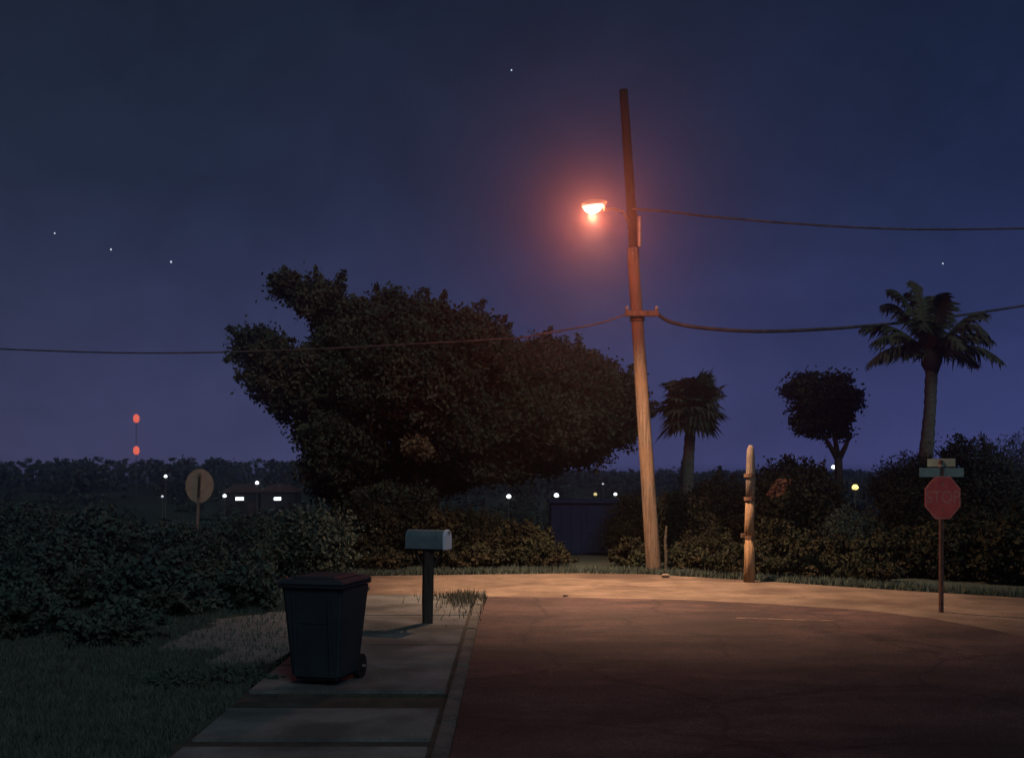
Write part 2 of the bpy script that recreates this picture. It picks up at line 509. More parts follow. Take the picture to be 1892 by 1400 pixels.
# ------------------------------------------------------------------ big spreading tree
D = 34.0
bt_x = GX(790, D)
root = empty('spreading_tree', (bt_x, D, gzf(bt_x, D) - .02))
tag(root, 'large dark spreading tree with ragged crown left of the street lamp pole', 'tree')
clumps = [(545, 530, 32, 20), (585, 552, 42, 28), (625, 590, 48, 40), (650, 640, 60, 50),
          (725, 580, 52, 38), (715, 625, 85, 60), (790, 595, 50, 34), (850, 603, 48, 28), (890, 606, 32, 20), (860, 640, 80, 40),
          (478, 640, 40, 34), (500, 690, 48, 42), (545, 730, 56, 48), (560, 690, 60, 40), (600, 790, 55, 50),
          (640, 720, 100, 85), (760, 700, 130, 100), (890, 700, 120, 80), (1000, 690, 100, 62), (1070, 720, 85, 62), (1120, 745, 60, 52),
          (1150, 740, 35, 45), (640, 820, 80, 55), (740, 810, 120, 72), (880, 800, 120, 68), (990, 785, 95, 58), (1075, 785, 60, 46), (1130, 785, 40, 34), (620, 868, 70, 32), (700, 885, 90, 35), (800, 880, 80, 32), (622, 655, 48, 44), (578, 668, 44, 26), (1080, 815, 52, 40), (1142, 792, 40, 38), (1010, 835, 85, 38), (930, 855, 80, 34), (640, 905, 60, 28), (730, 920, 70, 25), (905, 862, 60, 24)]
pts = []
for i, (px, py, rx, ry) in enumerate(clumps):
    dy = random.uniform(-1.6, 1.8) if rx > 55 else random.uniform(-.8, 1.2)
    c, r = clump_px(px, py, rx, ry, D, dy)
    area = rx * ry * (D / F) ** 2 * math.pi
    pts.append(cloud(c, (r[0], r[1] * 1.25, r[2]), int(area * 2700 + 500), twig=.34))
for i in range(150):
    px, py, rx, ry = random.choice(clumps[:27])
    a = random.uniform(-.6, 3.7)
    q = P(px + math.cos(a) * rx * 1.02, py - math.sin(a) * ry * 1.02, D + random.uniform(-1, 1))
    d_ = np.array([math.cos(a) + random.uniform(-.5, .5), random.uniform(-.6, .6), math.sin(a) + random.uniform(-.2, .4)])
    t_ = rng.random((90, 1))
    pts.append(np.array(q) + d_ * t_ * random.uniform(.2, .55) + rng.normal(size=(90, 3)) * .09 * (1.3 - t_))
crown = np.concatenate(pts) - np.array(root.location)
leaf_mesh('crown', crown, .15, M['leaf'], root)
base = Vector((0, 0, 0))
fork = Vector((.1, 0, 1.9))
MB().tube([base + Vector((0, 0, -.1)), (0, 0, .25), (.05, 0, 1.0), fork], [.48, .36, .3, .29], 12, wob=.08).build('trunk', M['bark'], root, smooth=True)
for (px, py, dy, r0) in ((480, 650, 0, .15), (560, 540, .3, .12), (715, 590, -.4, .17), (860, 620, .5, .15), (1000, 700, 0, .15), (1120, 760, .2, .12), (620, 800, -.6, .12), (780, 700, -1.0, .14)):
    e = P(px, py, D + dy) - root.location
    m1 = fork.lerp(e, .35) + Vector((0, 0, .3))
    m2 = fork.lerp(e, .7) + Vector((random.uniform(-.2, .2), 0, .25))
    MB().tube([fork - Vector((0, 0, .1)), m1, m2, e], [r0, r0 * .75, r0 * .5, r0 * .2], 8, wob=.06).build('limb', M['bark'], root, smooth=True)
# cluster of tan leaves low in the crown
c, r = clump_px(770, 828, 22, 20, D, -2.6)
dl = cloud(c, (r[0], .3, r[2]), 900, twig=.2) - np.array(root.location)
o = leaf_mesh('leaf_cluster', dl, .15, M['tanleaf'], root)
o['label'] = 'tan leaf cluster low in the crown'

# ------------------------------------------------------------------ conifers far under the crown
def conifer(px, top, D, wpx, label):
    x = GX(px, D); z0 = gzf(x, D) - .05; zt = H + (HZ - top) * D / F
    root = empty('conifer', (x, D, z0)); tag(root, label, 'tree', 'far conifers')
    h = zt - z0; r = wpx * D / F * .5
    n = 3000
    t = rng.random(n) ** .8
    a = rng.random(n) * 6.283
    rr = r * (1 - t) * (.45 + .55 * rng.random(n)) * (1 + .25 * np.sin(t * 40))
    p = np.stack([np.cos(a) * rr, np.sin(a) * rr, h * (.15 + .85 * t)], 1)
    leaf_mesh('crown', p, .24, M['farleaf'], root)
    MB().tube([(0, 0, 0), (0, 0, h * .8)], [.10, .03], 7).build('trunk', M['bark'], root)
conifer(962, 822, 76, 80, 'dark pointed conifer below the spreading tree crown, left of its pair')
conifer(1034, 838, 78, 62, 'smaller dark conifer near the flat navy shed roof')
conifer(1262, 852, 60, 55, 'dark conifer behind the cabbage palm trunk')
conifer(1330, 862, 63, 42, 'small dark conifer between cabbage palm and short stub post')

# ------------------------------------------------------------------ palms and small tree
def frond(root, base, yaw, rise, length, droop, wid, m, n=62):
    """feather frond: arched rib with drooping leaflets on both sides"""
    pts = []
    d = Vector((math.cos(yaw), math.sin(yaw), 0))
    for i in range(13):
        t = i / 12
        pts.append(base + d * (length * (t * .93)) + Vector((0, 0, rise * math.sin(t * 1.5) * 1.0 - droop * t * t)))
    fr = MB().tube(pts, [.035 * (1 - .85 * i / 12) + .004 for i in range(13)], 5)
    side = Vector((-d.y, d.x, 0))
    for k in range(n * 2):
        t = .10 + .9 * (k // 2) / n
        f = t * 12
        i = min(11, int(f))
        p = pts[i].lerp(pts[i + 1], f - i)
        sgn = 1 if k % 2 else -1
        L = wid * math.sin(math.pi * min(1, t * .80 + .16)) ** .7 * random.uniform(.55, 1.2)
        tang = (pts[i + 1] - pts[i]).normalized()
        e = p + side * sgn * L * .72 + tang * L * .5 + Vector((0, 0, -L * random.uniform(.2, .95)))
        md = p.lerp(e, .5) + Vector((0, 0, L * .08))
        wv = tang * .032
        fr.add([p - wv, p + wv, md + wv * 1.2, e, md - wv * 1.2], [(0, 1, 2, 4), (4, 2, 3)])
    return fr.build('frond', M[m], root)

def trunk(root, pts, rads, m, n=12, rings=True, name='trunk'):
    mb = MB()
    P_, R_ = [], []
    for i in range(len(pts) - 1):
        a, b = Vector(pts[i]), Vector(pts[i + 1])
        st = max(2, int((b - a).length / .13))
        for k in range(st):
            t = k / st
            P_.append(a.lerp(b, t)); r = rads[i] * (1 - t) + rads[i + 1] * t
            R_.append(r * (1 + (.07 if (len(P_) % 2) else -.04) if rings else 1))
    P_.append(Vector(pts[-1])); R_.append(rads[-1])
    return mb.tube(P_, R_, n, wob=.03).build(name, M[m], root, smooth=True)

D = 30.0
cb = P(1722, 660, D)
px0 = P(1708, 900, D)
root = empty('feather_palm', (px0.x - .1, D, gzf(px0.x, D) - .02))
tag(root, 'tall feather palm with drooping fronds at the right above the bushes', 'palm')
L0 = Vector(root.location)
trunk(root, [(0, 0, 0), P(1712, 830, D) - L0, P(1718, 760, D) - L0, cb - L0 - Vector((0, 0, .1))], [.24, .19, .16, .17], 'palmbark')
b = cb - L0
k = D / F
spec = [(math.pi - .1, 1.35, 2.05, .55, .60), (math.pi + .15, .75, 2.0, .95, .62), (math.pi * .80, 1.9, 1.45, .35, .6), (math.pi * .62, 2.0, 1.0, .10, .55),
        (1.25, 2.15, 1.1, .35, .55), (2.6, 2.15, 1.25, .2, .6), (.8, 1.9, 1.3, .3, .6), (3.3, 1.1, 1.9, .75, .6), (.05, 1.15, 1.85, .7, .6), (2.0, 2.3, .8, .1, .5), (.12, 1.55, 1.75, .35, .55), (-.06, .80, 2.05, .95, .60), (.35, .55, 1.75, .75, .5),
        (-1.2, 1.1, 1.3, 1.0, .5), (-2.1, 1.5, 1.6, .9, .55), (-.7, 1.5, 1.6, 1.0, .5), (2.3, .8, 1.7, .8, .5), (1.8, 1.0, 1.5, .8, .5), (-1.6, 1.9, 1.0, .3, .5)]
for (yw, ri, le, dr, wi) in spec:
    frond(root, b, yw, ri, le, dr, wi, 'leaf')
# leaf-base boss under the fronds
MB().tube([b - Vector((0, 0, .5)), b - Vector((0, 0, .2)), b + Vector((0, 0, .15)), b + Vector((0, 0, .4))], [.14, .26, .3, .08], 10, wob=.12).build('crownshaft', M['bark'], root, smooth=True)

def fan_leaf(root, base, dirv, stalk, R, m):
    mb = MB()
    dirv = dirv.normalized()
    c = base + dirv * stalk + Vector((0, 0, -.08 * stalk))
    mb.tube([base, base.lerp(c, .5) + Vector((0, 0, .05)), c], [.018, .014, .012], 4)
    a = dirv.cross(Vector((0, 0, 1)))
    if a.length < .05: a = Vector((1, 0, 0))
    a.normalize()
    up = dirv
    nseg = 15
    for i in range(nseg):
        th = (i - (nseg - 1) / 2) / ((nseg - 1) / 2) * 2.1
        d = up * math.cos(th) + a * math.sin(th)
        L = R * (1 - .22 * abs(th) / 2.1) * random.uniform(.88, 1.08)
        e = c + d * L + Vector((0, 0, -L * random.uniform(.12, .4)))
        s = dirv.cross(d)
        wd = (up * math.cos(th + 1.57) + a * math.sin(th + 1.57)) * .055 * R / .6
        m_ = c + d * L * .55
        mb.add([c, m_ + wd, e, m_ - wd], [(0, 1, 2, 3)])
    return mb.build('fan_leaf', M[m], root)

def ground_at(px, D):
    x = GX(px, D)
    return Vector((x, D, gzf(x, D) - .02))

D = 31.0
g = ground_at(1268, D)
root = empty('cabbage_palm', g)
tag(root, 'cabbage palm with round shaggy head just right of the utility pole', 'palm')
cb = P(1278, 745, D) - g
trunk(root, [(0, 0, 0), P(1270, 880, D) - g, P(1274, 820, D) - g, cb - Vector((0, 0, .15))], [.2, .17, .15, .14], 'palmbark')
th = cloud(tuple(cb), (.78, .7, .72), 5200, twig=.17, shell=.35)
leaf_mesh('dry_thatch', th, .16, M['leaf'], root, aspect=.25)
for i in range(120):
    u = random.uniform(-.72, 1.0)
    a = i * 2.399
    s = math.sqrt(1 - u * u)
    fan_leaf(root, cb + Vector((0, 0, random.uniform(-.15, .15))), Vector((math.cos(a) * s, math.sin(a) * s, u * .95)), random.uniform(.15, .72), random.uniform(.5, .68), 'leaf')

D = 33.0
g = ground_at(1552, D)
root = empty('small_tree', g)
tag(root, 'small round-headed tree with forked trunk between stub post and feather palm', 'tree')
pts = []
for (px, py, rx, ry) in ((1490, 712, 34, 26), (1545, 712, 30, 22), (1500, 750, 42, 36), (1548, 745, 40, 40), (1520, 730, 50, 30), (1490, 780, 36, 26), (1540, 788, 42, 28), (1462, 722, 16, 10), (1575, 740, 14, 24)):
    c, r = clump_px(px, py, rx, ry, D, random.uniform(-.3, .3))
    pts.append(cloud(c, (r[0] * .95, r[1], r[2] * .92), int(rx * ry * 1.7 + 200), twig=.25, shell=.3))
leaf_mesh('crown', np.concatenate(pts) - np.array(g), .13, M['leafbrown'], root)
f0 = P(1549, 845, D) - g
MB().tube([(0, 0, 0), P(1550, 900, D) - g, f0], [.16, .13, .12], 9, wob=.06).build('trunk', M['bark'], root, smooth=True)
for q in ((1515, 795), (1535, 770), (1572, 800)):
    e = P(q[0], q[1], D) - g
    MB().tube([f0 - Vector((0, 0, .08)), f0.lerp(e, .5) + Vector((.02, 0, -.05)), e], [.10, .07, .04], 7, wob=.06).build('limb', M['bark'], root, smooth=True)

# ------------------------------------------------------------------ bushes
left = [(-110, 925, 230, 21), (40, 938, 210, 20.5), (185, 950, 190, 20.0), (330, 972, 190, 20.2), (455, 958, 170, 21), (570, 940, 170, 21.6)]
left += [(90, 1005, 250, 17.6), (290, 1035, 210, 16.8), (455, 1045, 130, 17.6), (20, 1085, 260, 14.6), (215, 1125, 190, 14.0)]
ll = ['dark green hedge bush at the far left edge', 'dark green bush left of the tan sign back', 'dark bush two places left of the tan sign back',
      'low dark bush hiding the foot of the tan sign back', 'dark bush right of the tan sign back', 'dark green bush above the green bin',
      'low dark shrub on the lawn, second row from the left edge', 'low dark shrub on the lawn below the tan sign back', 'small dark shrub left of the top of the green bin',
      'nearest dark shrub at the left edge of the lawn', 'dark shrub on the lawn left of the gravel patch']
for (a, l) in zip(left, ll): bush(*a, m='leafgreen', label=l)
row = [(700, 1020, 150, 24.1, 'bushleaf', 'low dark bush at the left end of the shoulder beyond the mailbox'), (860, 1010, 170, 24.6, 'bushleaf', 'low dark bush at the shoulder edge right of the mailbox'),
       (1010, 1012, 130, 25.0, 'bushleaf', 'low dark bush in front of the left corner of the navy shed'), (1370, 1010, 150, 23.2, 'bushleaf', 'low dark bush directly behind the stub post foot'), (1480, 1030, 150, 22.6, 'bushleaf', 'low dark bush on the shoulder edge right of the stub post'), (1600, 1040, 150, 21.9, 'bushleaf', 'low dark bush at the shoulder edge left of the stop sign'), (1270, 1015, 120, 24.4, 'bushleaf', 'low dark bush right of the grey stake'),
       (655, 930, 150, 25.6, 'bushleaf', 'dark bush behind the left end of the sandy shoulder'),
       (760, 938, 170, 26.2, 'bushleaf', 'dark bush directly behind the mailbox'),
       (865, 945, 160, 27, 'bushleaf', 'dark bush right of and behind the mailbox'),
       (965, 975, 165, 26.0, 'leafbrown', 'olive bush left of the navy shed'),
       (1168, 915, 100, 28.4, 'bushleaf', 'dark bush between navy shed and utility pole'),
       (1165, 1003, 90, 25.4, 'leafbrown', 'low olive bush at the foot of the utility pole'),
       (1255, 915, 130, 27, 'bushleaf', 'dark bush directly right of the utility pole'),
       (1335, 880, 130, 28, 'bushleaf', 'dark bush left of the short stub post'),
       (1310, 985, 150, 25, 'leafbrown', 'low olive bush between utility pole and stub post'),
       (1478, 852, 200, 27, 'bushleaf', 'domed dark bush right of the short stub post'),
       (1430, 975, 130, 24.5, 'leafbrown', 'low bush at the road edge right of the stub post'),
       (1580, 945, 150, 26, 'leafgreen', 'low dark bush below the yellow distant lamp'),
       (1545, 1000, 170, 23.6, 'leafbrown', 'low front bush midway between stub post and stop sign'),
       (1690, 838, 170, 26, 'bushleaf', 'tall dark bush behind the stop sign'),
       (1650, 985, 150, 23.2, 'bushleaf', 'low bush left of the stop sign post'),
       (1790, 812, 210, 25.5, 'bushleaf', 'tallest dark bush right of the stop sign'),
       (1770, 960, 170, 22.6, 'bushleaf', 'dark front bush right of the stop sign post'),
       (1910, 798, 240, 24.5, 'leafgreen', 'dark tall bush at the right edge'),
       (1900, 950, 190, 21.6, 'bushleaf', 'dark front bush at the right edge'),
       (2060, 830, 220, 23, 'leafgreen', 'dark bush just beyond the right edge')]
for (px, tp, wd, dd, m, l) in row: bush(px, tp, wd, dd, m=m, label=l)
bush(385, 1240, 290, 11.4, m='leafgreen', label='low dark ground shrub in front of the gravel patch', size=.06, n=9000, depth=.45)
# reddish leaf patch on the domed bush
for o in list(COL.objects):
    if o.get('label') == 'domed dark bush right of the short stub post':
        c, r = clump_px(1440, 900, 13, 15, 26.4, -.9)
        q = np.array(c) + rng.uniform(-1, 1, size=(420, 3)) * np.array([r[0], .08, r[2]])
        q[:, 0] += (q[:, 2] - c[2]) * .7
        s_ = leaf_mesh('leaf_cluster', q - np.array(o.location), .09, M['redleaf'], o)
        s_['label'] = 'reddish leaf patch'

# ------------------------------------------------------------------ far woods in the valley and on the ridge
pts = []
for i in range(1000):
    y = random.uniform(60, 140) if i % 3 else random.uniform(112, 138)
    x = random.uniform(-.56, .56) * y * 1.2
    right = 1 / (1 + math.exp(-(x / y * F + 946 - 800) / 60))
    top = H + (23 - 21 * right + random.uniform(-4, 1.2)) * y / F
    z0 = gzf(x, y)
    if y < 105: top = min(top, z0 + random.uniform(.7, 1.6))
    h = min(max(.5, top - z0), 4)
    rr = random.uniform(1.2, 2.8)
    pts.append(cloud((x, y, z0 + h * .5), (rr, rr * .8, h * .5), 190, twig=.32))
leaf_mesh('far_woods', np.concatenate(pts), .42, M['farleaf'], kind='stuff')
tag(COL.objects[-1], 'dark far wood covering the valley and ridge')

# ------------------------------------------------------------------ haze
hz = MB().box(-152, 152, -42, 172, -4.2, 11.2).build('haze', None)
tag(hz, 'thin pale night haze', kind='stuff')
hm = bpy.data.materials.new('haze_air')
hm.use_nodes = True
t = hm.node_tree
t.nodes.clear()
o_ = t.nodes.new('ShaderNodeOutputMaterial')
pv = t.nodes.new('ShaderNodeVolumePrincipled')
pv.inputs['Color'].default_value = (.9, .9, .92, 1)
pv.inputs['Density'].default_value = HAZE
pv.inputs['Anisotropy'].default_value = .93
t.links.new(pv.outputs[0], o_.inputs['Volume'])
hz.data.materials.append(hm)

# ------------------------------------------------------------------ utility pole
D = 23.9
g = Vector((GX(1209, D), D, -.02))
pole = empty('utility_pole', g)
tag(pole, 'tall leaning wooden utility pole carrying cables and the lit street lamp', 'utility pole')
tp = P(1149, 165, D) - g
shaft = [Vector((0, 0, -.1)).lerp(tp, i / 40) for i in range(41)]
rad_ = [.165 - .062 * i / 40 for i in range(41)]
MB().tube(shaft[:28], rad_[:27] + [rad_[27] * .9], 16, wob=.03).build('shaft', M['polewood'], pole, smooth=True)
MB().tube([shaft[26] + Vector((.05, .07, 0))] + [p + Vector((.04, .05, 0)) for p in shaft[27:]], [.09] + [r_ * .9 for r_ in rad_[27:]], 14, wob=.03).build('dark_top_section', M['darkpole'], pole, smooth=True)  # separate top piece carrying the painted shade of the unlit pole top
def onp(py): # local point on the pole axis at a photo row
    q = (H + (HZ - py) * D / F - g.z) / (tp.z)
    return tp * q
b0 = onp(585)
MB().tube([b0 - Vector((0, 0, .10)), b0 + Vector((0, 0, .08))], [.16, .16], 16).build('band', M['rust'], pole)
MB().box(b0.x - .28, b0.x + .44, b0.y - .24, b0.y - .145, b0.z - .02, b0.z + .10).build('cable_bracket', M['polewood'], pole, bevel=.01)
for dx in (-.24, .40):
    MB().tube([b0 + Vector((dx, -.19, .09)), b0 + Vector((dx, -.19, .15)), b0 + Vector((dx, -.19, .2))], [.03, .045, .03], 8).build('insulator', M['steel'], pole)
for py in (470, 660, 760, 900):
    b1 = onp(py)
    MB().tube([b1 + Vector((-.02, -.16, 0)), b1 + Vector((-.02, -.12, 0))], .018, 6).build('bolt', M['steel'], pole)
b3 = onp(430)
MB().tube([b3 + Vector((.17, 0, -.3)), b3 + Vector((.17, 0, .35))], [.05, .05], 10).build('cable_guard', M['steel'], pole)

# street lamp
la = onp(400) + g
lamp = empty('street_lamp', la)
tag(lamp, 'glowing orange street lamp on a short arm of the utility pole', 'street lamp')
lp = P(1096, 387, 20.9)
Lh = lp - la
MB().tube([(0, -.1, -.28), (Lh.x * .2, Lh.y * .2, -.05), (Lh.x * .5, Lh.y * .5, Lh.z * .5 + .1), (Lh.x * .8 + .05, Lh.y * .8, Lh.z + .13), (Lh.x + .2, Lh.y + .02, Lh.z + .13)], .026, 8).build('arm', M['housing'], lamp, smooth=True)
hd = MB()
prof = [(-.24, .02), (-.20, .06), (-.04, .095), (.16, .075), (.27, .05), (.27, .0), (.16, .012), (-.20, .0)]
mt = Matrix.Translation(Lh + Vector((0, 0, .085))) @ Matrix.Rotation(math.radians(-6), 4, 'Y')
hd.prism(prof, -.085, .085, mt)
hd.build('housing', M['housing'], lamp, bevel=.02)
ln = MB()
n = 14
vs_, fs_ = [], []
for i in range(6):
    ph = i / 5 * math.pi / 2
    for k_ in range(n):
        th = 2 * math.pi * k_ / n
        vs_.append(mt @ Vector((math.cos(th) * math.cos(ph) * .205 - .01, math.sin(th) * math.cos(ph) * .085, -.004 - math.sin(ph) * .15)))
for i in range(5):
    for k_ in range(n):
        fs_.append((i * n + k_, i * n + (k_ + 1) % n, (i + 1) * n + (k_ + 1) % n, (i + 1) * n + k_))
ln.add(vs_, fs_).build('lens', M['lamp_e'], lamp, smooth=True)
pd = bpy.data.lights.new('bulb', 'POINT'); pd.energy = LAMP_BULB; pd.color = (1.0, .22, .11); pd.shadow_soft_size = .06
po = bpy.data.objects.new('bulb', pd); COL.objects.link(po); po.parent = lamp; po.location = Lh + Vector((-.02, 0, -.15))
sp = bpy.data.lights.new('beam', 'SPOT'); sp.energy = LAMP_SPOT; sp.color = (1.0, .64, .42); sp.spot_size = math.radians(114); sp.spot_blend = 1.0; sp.shadow_soft_size = .08
spo = bpy.data.objects.new('beam', sp); COL.objects.link(spo); spo.parent = lamp; spo.location = Lh + Vector((-.02, 0, -.17)); spo.rotation_euler = (math.radians(0), math.radians(-7), 0)

# cables
def cable(name, pix, rad, label):
    """pix: (photo x, photo y, distance) along the cable; smoothed"""
    ps = [P(*q) for q in pix]
    o3 = []
    for i in range(len(ps) - 1):
        p0 = ps[max(0, i - 1)]; p1 = ps[i]; p2 = ps[i + 1]; p3 = ps[min(len(ps) - 1, i + 2)]
        for k in range(8):
            t = k / 8
            o3.append(.5 * ((2 * p1) + (p2 - p0) * t + (2 * p0 - 5 * p1 + 4 * p2 - p3) * t * t + (3 * p1 - p0 - 3 * p2 + p3) * t ** 3))
    o3.append(ps[-1])
    org = o3[0].copy()
    ob = MB().tube([p - org for p in o3], rad, 7).build(name, M['wire'], loc=org, smooth=True)
    tag(ob, label, 'cable', 'overhead cables on the utility pole')
cable('cable', [(1158, 580, 23.72), (1100, 599, 23.9), (1000, 617, 24.3), (960, 624, 24.5), (830, 632, 25), (600, 644, 26), (430, 650, 26.6), (290, 652, 27), (150, 650, 27.5), (-120, 640, 28.5)], .019,
      'long thin overhead cable running left from the pole across the big tree')
cable('cable', [(1214, 579, 23.72), (1240, 595, 23.9), (1300, 606, 24.2), (1400, 612, 24.8), (1500, 609, 26.5), (1600, 602, 29), (1750, 586, 34), (2000, 548, 42)], .042,
      'thick sagging overhead cable running right from the pole bracket')
cable('cable', [(1169, 386, 23.75), (1235, 391, 24.0), (1300, 399, 24.3), (1380, 406, 24.8), (1450, 412, 25.2), (1600, 421, 26), (1750, 424, 27), (2000, 420, 28.6)], .024,
      'upper overhead cable running right from beside the street lamp')

# stub post
D = 21.9
g = Vector((GX(1385, D), D, -.02))
stub = empty('stub_post', g)
tag(stub, 'short rough wooden stub post with bands standing at the road edge', 'post')
def zz(py): return H + (HZ - py) * D / F - g.z
xk = D / F
MB().tube([(-.01, 0, -.1), (.0, 0, zz(1030)), (-.01, 0, zz(994))], [.115, .105, .10], 12, wob=.07).build('lower_section', M['stubwood'], stub, smooth=True)
MB().tube([(-.01, 0, zz(994)), (-.005, 0, zz(960)), (.01, 0, zz(925))], [.093, .088, .09], 12, wob=.07).build('middle_section', M['stubwood'], stub, smooth=True)
MB().tube([(.01, 0, zz(925)), (.02, 0, zz(880)), (.02, 0, zz(845)), (.02, 0, zz(830)), (.02, 0, zz(822))], [.085, .092, .085, .07, .03], 12, wob=.06).build('upper_section', M['greywood'], stub, smooth=True)
for py in (992, 921, 878):
    MB().tube([(.0, 0, zz(py) - .035), (.0, 0, zz(py) + .035)], .112, 14).build('band', M['rust'], stub)
MB().box(-.17, -.09, -.05, .05, zz(990) - .03, zz(990) + .05).build('bracket', M['rust'], stub)

# thin stake by the pole
g = Vector((GX(1230, 23.5), 23.5, -.02))
o = MB().tube([(0, 0, -.05), (.01, 0, .35), (-.01, 0, .72), (.02, 0, 1.05)], [.035, .032, .03, .02], 7, wob=.08).build('wooden_stake', M['bark'], loc=g)
tag(o, 'thin grey stake leaning beside the foot of the utility pole', 'stake')

# ------------------------------------------------------------------ stop sign on the right
D = 17.2
g = Vector((GX(1739, D), D, -.02))
ss = empty('stop_sign', g, math.radians(18))
tag(ss, 'faded red octagonal stop sign under green street name blades', 'sign')
def zs(py): return H + (HZ - py) * D / F - g.z
MB().box(-.028, .028, -.028, .028, -.1, zs(850)).build('post', M['rustpost'], ss, bevel=.004)
c = zs(919); R_ = .335 / math.cos(math.pi / 8)
octo = [(R_ * math.cos(math.pi / 8 + i * math.pi / 4), c + R_ * math.sin(math.pi / 8 + i * math.pi / 4)) for i in range(8)]
plate = MB().prism(octo, -.038, -.030).build('plate', M['red'], ss)
o2 = [(x * .93, c + (z - c) * .93) for x, z in octo]
# border ring standing slightly proud
ring = MB()
nn = 8
o1 = [(x * .985, c + (z - c) * .985) for x, z in octo]
vsr = [(x, -.0395, z) for x, z in o1] + [(x, -.0395, z) for x, z in o2]
ring.add(vsr, [(i, (i + 1) % nn, (i + 1) % nn + nn, i + nn) for i in range(nn)]).build('border', M['fadeletter'], plate)
fc = bpy.data.curves.new('lettering', 'FONT'); fc.body = 'STOP'; fc.size = .27; fc.align_x = 'CENTER'; fc.align_y = 'CENTER'; fc.extrude = .0006
fo = bpy.data.objects.new('lettering', fc); COL.objects.link(fo)
fo.rotation_euler = (math.radians(90), 0, 0); fo.location = (0, -.0398, c)
bpy.context.view_layer.update()
fm = bpy.data.meshes.new_from_object(fo)
bpy.data.objects.remove(fo)
fm.materials.clear()
lt = link_mesh('lettering', fm, M['fadeletter'], plate)
lt.rotation_euler = (math.radians(90), 0, 0); lt.location = (0, -.0398, c)
for zb in (c + .2, c - .2):
    MB().tube([(0, -.046, zb), (0, -.036, zb)], .014, 8).build('bolt', M['steel'], plate)
MB().box(-.42, .42, -.012, -.006, zs(881), zs(864)).build('street_name_blade', M['signgreen'], ss, bevel=.002)
bl = MB().box(-.25, .25, -.003, .003, zs(862), zs(847), Matrix.Rotation(math.radians(-74), 4, 'Z'))
bb = bl.build('street_name_blade', M['signpale'], ss, bevel=.002)
bb['label'] = 'pale upper street name blade'
MB().box(-.035, .035, -.035, .035, zs(862), zs(858)).build('blade_clamp', M['steel'], ss)

# sign seen from behind on the left
D = 23.6
g = Vector((GX(361, D), D, -.02))
bs = empty('road_sign', g, math.radians(6))
bs.rotation_euler = (0, math.radians(2.6), math.radians(6))
tag(bs, 'round tan back of a road sign above the dark left hedge', 'sign')
zt = H + (HZ - 877) * D / F - g.z
zc = H + (HZ - 897) * D / F - g.z
R2 = .35 / math.cos(math.pi / 8)
oc = [(R2 * .79 * math.cos(math.pi / 16 + i * math.pi / 8), zc + R2 * .97 * math.sin(math.pi / 16 + i * math.pi / 8)) for i in range(16)]
MB().prism(oc, .0, .006).build('plate', M['tan'], bs)
MB().box(-.03, .03, -.055, -.004, -.1, zt + .05).build('post', M['greywood'], bs, bevel=.004)
MB().box(-.022, .022, -.06, -.0555, zc - .25, zc + .2).build('post_channel', M['darkwood'], bs)

# ------------------------------------------------------------------ mailbox
D = 15.5
g = Vector((GX(790, D), D, .02))
mb_ = empty('mailbox', g, math.radians(-21))
tag(mb_, 'grey-blue arched mailbox on a dark wooden post at the sidewalk', 'mailbox')
k = D / F
zb = H + (HZ - 1013) * k - g.z; ztp = H + (HZ - 978) * k - g.z
hw = .30
def arch(w_, z0, z1, n=10):
    r = w_ * .5
    zs_ = z1 - r
    return [(-r, z0), (r, z0)] + [(r * math.cos(math.pi * i / n), zs_ + r * math.sin(math.pi * i / n)) for i in range(n + 1)]
rot = Matrix.Rotation(math.radians(-90), 4, 'Z')
MB().prism(arch(.21, zb, ztp), -.28, .30, rot @ Matrix.Translation((0, 0, 0))).build('box', M['mailbox'], mb_, bevel=.004)
rot2 = Matrix.Rotation(math.radians(90), 4, 'Z')
for o_ in [x for x in mb_.children if x.name.startswith('box')]:
    o_.rotation_euler = (0, 0, math.radians(180))
dr = MB().prism(arch(.225, zb - .008, ztp + .008), -.325, -.281, rot2).build('door', M['litdoor'], mb_, bevel=.006)
dr2 = dr
MB().box(.326, .345, -.02, .02, ztp - .05, ztp - .02).build('door_latch', M['steel'], dr2)
MB().box(.18, .2, -.112, -.106, zb + .04, zb + .2).build('flag', M['mailbox'], mb_)
MB().box(-.25, .26, -.075, .075, zb - .03, zb - .003).build('support_board', M['darkwood'], mb_, bevel=.004)
MB().tube([(0, 0, -.12), (0, 0, .35), (.01, 0, .8), (.01, 0, zb - .03)], [.085, .098, .098, .09], 4).build('post', M['darkwood'], mb_, bevel=.008)
MB().tube([(.1, 0, zb - .25), (.22, 0, zb - .03)], .02, 4).build('brace', M['darkwood'], mb_)
MB().tube([(-.08, 0, zb - .25), (-.2, 0, zb - .03)], .02, 4).build('brace', M['darkwood'], mb_)

